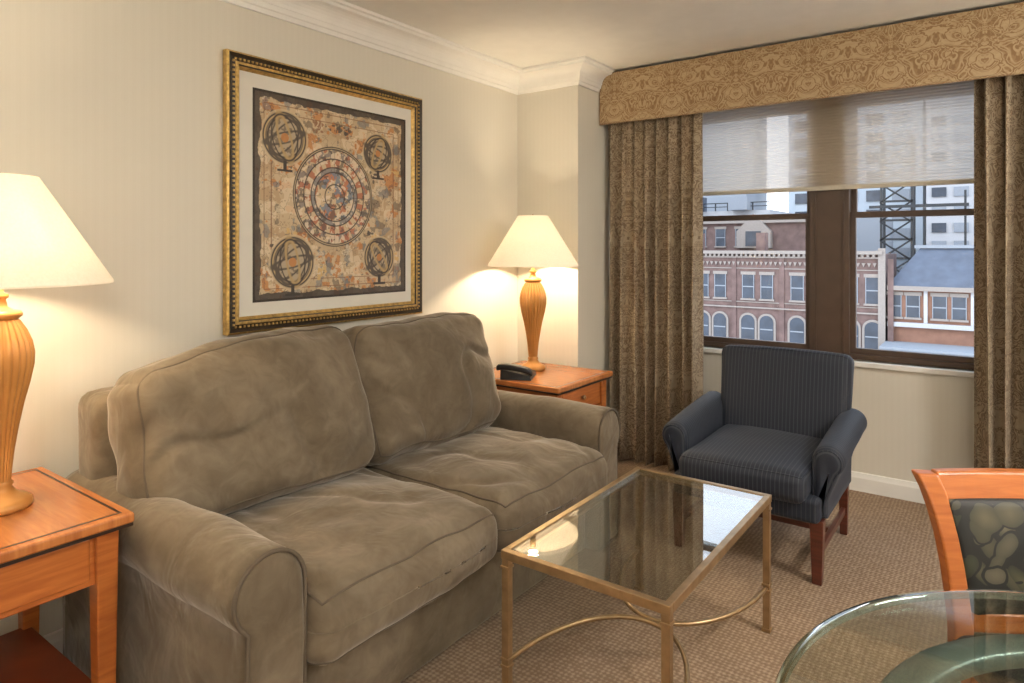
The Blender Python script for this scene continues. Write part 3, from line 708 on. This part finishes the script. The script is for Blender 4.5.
# ------------------------------------------------------------------ city outside
E_br=plain('ext_brick_rose',(.165,.108,.098),.9,var=.25,nscale=1.5); E_br2=plain('ext_brick_orange',(.27,.14,.095),.9,var=.15,nscale=1.5)
E_st=plain('ext_limestone',(.30,.265,.24),.9); E_wh=plain('ext_white',(.46,.47,.49),.8); E_gl=plain('ext_glass',(.04,.055,.08),.2,var=.3,nscale=.8); E_sl=plain('ext_slate',(.085,.105,.145),.7,var=.2,nscale=1)
E_bl=plain('ext_black_steel',(.025,.03,.035),.6); E_gr=plain('ext_grey',(.27,.30,.34),.9); E_cu=plain('ext_pale_curtainwall',(.40,.46,.52),.6)
EM=[E_br,E_st,E_gl,E_wh,E_sl,E_br2,E_gr,E_cu,E_bl]
def win(b,x,y,w_,z0,z1,frame=6,arch=False,trim=1):
    if arch:
        r=w_/2
        def ap(k): return [(x-r*k,z0),(x+r*k,z0)]+[(x+r*k*math.cos(a),z1-r+r*k*math.sin(a)) for a in [math.pi*j/10 for j in range(11)]]
        b.prism(ap(1.32),y-.15,y,trim); b.prism(ap(1.0),y-.2,y-.15,2)
    else:
        b.box((x-w_/2-.12,y-.12,z1),(x+w_/2+.12,y,z1+.28),trim); b.box((x-w_/2-.12,y-.2,z0-.16),(x+w_/2+.12,y,z0),trim)
        b.box((x-w_/2,y-.06,z0),(x+w_/2,y,z1),2)
        b.box((x-w_/2,y-.1,z0),(x-w_/2+.06,y-.06,z1),frame); b.box((x+w_/2-.06,y-.1,z0),(x+w_/2,y-.06,z1),frame)
    b.box((x-w_/2+.05,y-.24 if arch else y-.1,(z0+z1)/2-.05),(x+w_/2-.05,y-.2 if arch else y-.06,(z0+z1)/2+.05),frame)
b=MB(EM); Y=60
b.box((-34,Y,-30),(-4.9,Y+9,.7),0)
b.box((-34,Y-.5,.7),(-4.9,Y+.3,.98),1); b.box((-34,Y-.25,.35),(-4.9,Y,.48),1)
for k in range(72): b.box((-34+k*.40,Y-.4,.48),(-34+k*.40+.18,Y,.7),1)
for k in range(72): b.prism([(-34+k*.40,.0),(-34+k*.40+.28,.0),(-34+k*.40+.14,-.32)],Y-.15,Y,1)
b.box((-34,Y-.2,-4.1),(-4.9,Y,-3.98),1); b.box((-34,Y-.1,-3.6),(-4.9,Y,-3.52),1); b.box((-34,Y-.1,-.62),(-4.9,Y,-.54),1)
x=-31.0
while x<-5.5:
    for dx_ in (-.8,.8):
        win(b,x+dx_,Y,1.05,-3.25,-1.15); win(b,x+dx_,Y,1.15,-7.1,-4.7,arch=True); win(b,x+dx_,Y,1.05,-10.6,-8.4)
    b.box((x+1.85,Y-.12,-12),(x+2.25,Y,.35),0)
    x+=4.1
b.box((-5.2,Y-.3,-30),(-4.7,Y,1.2),1)
for k in range(5): b.box((-33+k*5.9,Y+2,.7),(-32.2+k*5.9,Y+3,2.6),0)
b.done('building_rose_brick')
b=MB(EM); Y=74
b.box((-40,Y,-30),(-13.2,Y+10,4.2),0); b.box((-40,Y-.5,3.9),(-13.2,Y+.2,4.5),1)
b.prism([(-20.6,1.2),(-17.0,1.2),(-17.0,3.0),(-18.8,4.9),(-20.6,3.0)],Y-.8,Y,1); b.box((-19.6,Y-.9,1.4),(-18.0,Y-.8,3.0),2)
for k in range(9): win(b,-38+k*2.2,Y,1.1,1.4,3.3)
b.done('building_gabled')
b=MB(EM); Y=92
b.box((-60,Y,-30),(-22,Y+12,6.3),3)
for k in range(16):
    for j in range(2): b.box((-58+k*2.3,Y-.1,1.0+j*2.8),(-56.6+k*2.3,Y,2.6+j*2.8),6 if j else 2)
b.box((-27,Y-2,6.3),(-24.5,Y+2,9.5),6); b.box((-34,Y-2,6.3),(-31,Y+1,8.3),4); b.box((-21.9,Y,-30),(-9,Y+12,5.0),6)
for k in range(22): b.box((-60+k*1.7,Y-.3,6.3),(-59.85+k*1.7,Y-.15,7.4),8)
b.box((-60,Y-.3,7.3),(-22,Y-.15,7.42),8); b.box((-60,Y-.3,6.8),(-22,Y-.15,6.9),8)
b.done('building_white_roofs')
b=MB(EM); Y=60
b.box((-4.6,Y+.4,-30),(22,Y+14,-1.9),5); b.box((-4.6,Y-.1,-2.1),(22,Y+.5,-1.75),1); b.box((-4.6,Y,-4.95),(22,Y+.5,-4.6),3); b.box((-4.7,Y-3.5,-9),(22,Y+.4,-6.3),6); b.box((-4.7,Y-3.6,-6.3),(22,Y+.4,-6.15),6)
n=len(b.v); b.v+=[(-4.6,Y,-1.75),(22,Y,-1.75),(22,Y+3.2,1.2),(-2.6,Y+3.2,1.2),(-4.6,Y+12,-1.75),(22,Y+12,1.2),(-2.6,Y+12,1.2)]
b.f+=[(n,n+1,n+2,n+3),(n,n+3,n+6,n+4),(n+3,n+2,n+5,n+6)]; b.mi+=[4,4,4]
b.box((-3,Y+3,1.2),(22,Y+3.4,1.45),6)
x=-3.5
while x<20:
    for dx_ in (-.62,.62): win(b,x+dx_,Y+.4,.95,-4.2,-2.5)
    b.box((x+1.35,Y+.2,-4.6),(x+1.6,Y+.4,-2.1),3); x+=3.0
b.done('building_slate_roof')
b=MB(EM); Y=110
b.box((-24,Y,-30),(-6,Y+10,40),7); b.box((-5,Y-8,-30),(16,Y+10,36),3); b.box((-68,Y+2,-30),(-46,Y+10,36),7); b.box((-40,Y+2,-30),(-30,Y+10,32),6)
for k in range(5):
    for j in range(14): b.box((-23+k*3.3,Y-.2,-6+j*2.8),(-20.8+k*3.3,Y,-4.4+j*2.8),2 if (k*7+j*3)%3==0 else 6)
for k in range(8):
    for j in range(16): b.box((-4.4+k*2.4,Y-8.2,-6+j*2.3),(-2.8+k*2.4,Y-8,-4.8+j*2.3),2 if (k*5+j*2)%4==0 else 6)
for j in range(14): b.box((-68,Y+1.8,-4+j*2.6),(-46,Y+2,-2.8+j*2.6),6)
b.done('building_towers')
b=MB(EM); Y=80; xa,xb=-7.6,-4.8
for xx in (xa,xb):
    for yy in (Y,Y+2.4): b.box((xx,yy,-30),(xx+.24,yy+.2,13))
for j in range(8): b.box((xa,Y,-2+j*2),(xb+.2,Y+.2,-1.78+j*2))
b.box((xa-1,Y-.2,5.4),(xb+5,Y+.2,5.7)); b.box((xb+4.6,Y,-30),(xb+4.8,Y+.2,7))
lat=b.done('lattice_tower')
for j in range(7):
    z=-2+j*2
    tube('brace_%d'%j,[(xa,Y,z),(xb,Y,z+2)],.09,E_bl,parent=lat,world=False,seg=4); tube('brace_b%d'%j,[(xb,Y,z),(xa,Y,z+2)],.09,E_bl,parent=lat,world=False,seg=4)
for p in lat.data.polygons: p.material_index=8
box('street_ground',(-120,20,-31),(80,150,-30),E_gr)

# ------------------------------------------------------------------ world / camera / colour
wd=bpy.data.worlds.new('World'); bpy.context.scene.world=wd; wd.use_nodes=True; nt=wd.node_tree; bg=nt.nodes['Background']
tc=N(nt,'ShaderNodeTexCoord'); sx=N(nt,'ShaderNodeSeparateXYZ'); nt.links.new(tc.outputs['Generated'],sx.inputs[0])
nt.links.new(ramp(nt,sx.outputs[2],[(0,(.92,.95,1)),(.6,(.70,.82,1))]),bg.inputs[0]); bg.inputs[1].default_value=2.4
s=bpy.data.lights.new('sun','SUN'); s.energy=.8; s.angle=math.radians(20); s.color=(1,.96,.9); so=bpy.data.objects.new('sun',s); C.objects.link(so); so.rotation_euler=(math.radians(55),0,math.radians(-25))
cam=bpy.data.cameras.new('camera'); co=bpy.data.objects.new('camera',cam); C.objects.link(co)
co.location=(2.38,0,1.3); co.rotation_euler=(math.radians(90),0,math.radians(36.1)); cam.sensor_width=36; cam.lens=36*664/1024; cam.shift_y=-(341.5-247)/1024; cam.clip_start=.02; cam.clip_end=500
bpy.context.scene.camera=co
vs=bpy.context.scene.view_settings; vs.view_transform='Standard'; vs.look='None'; vs.exposure=0.25
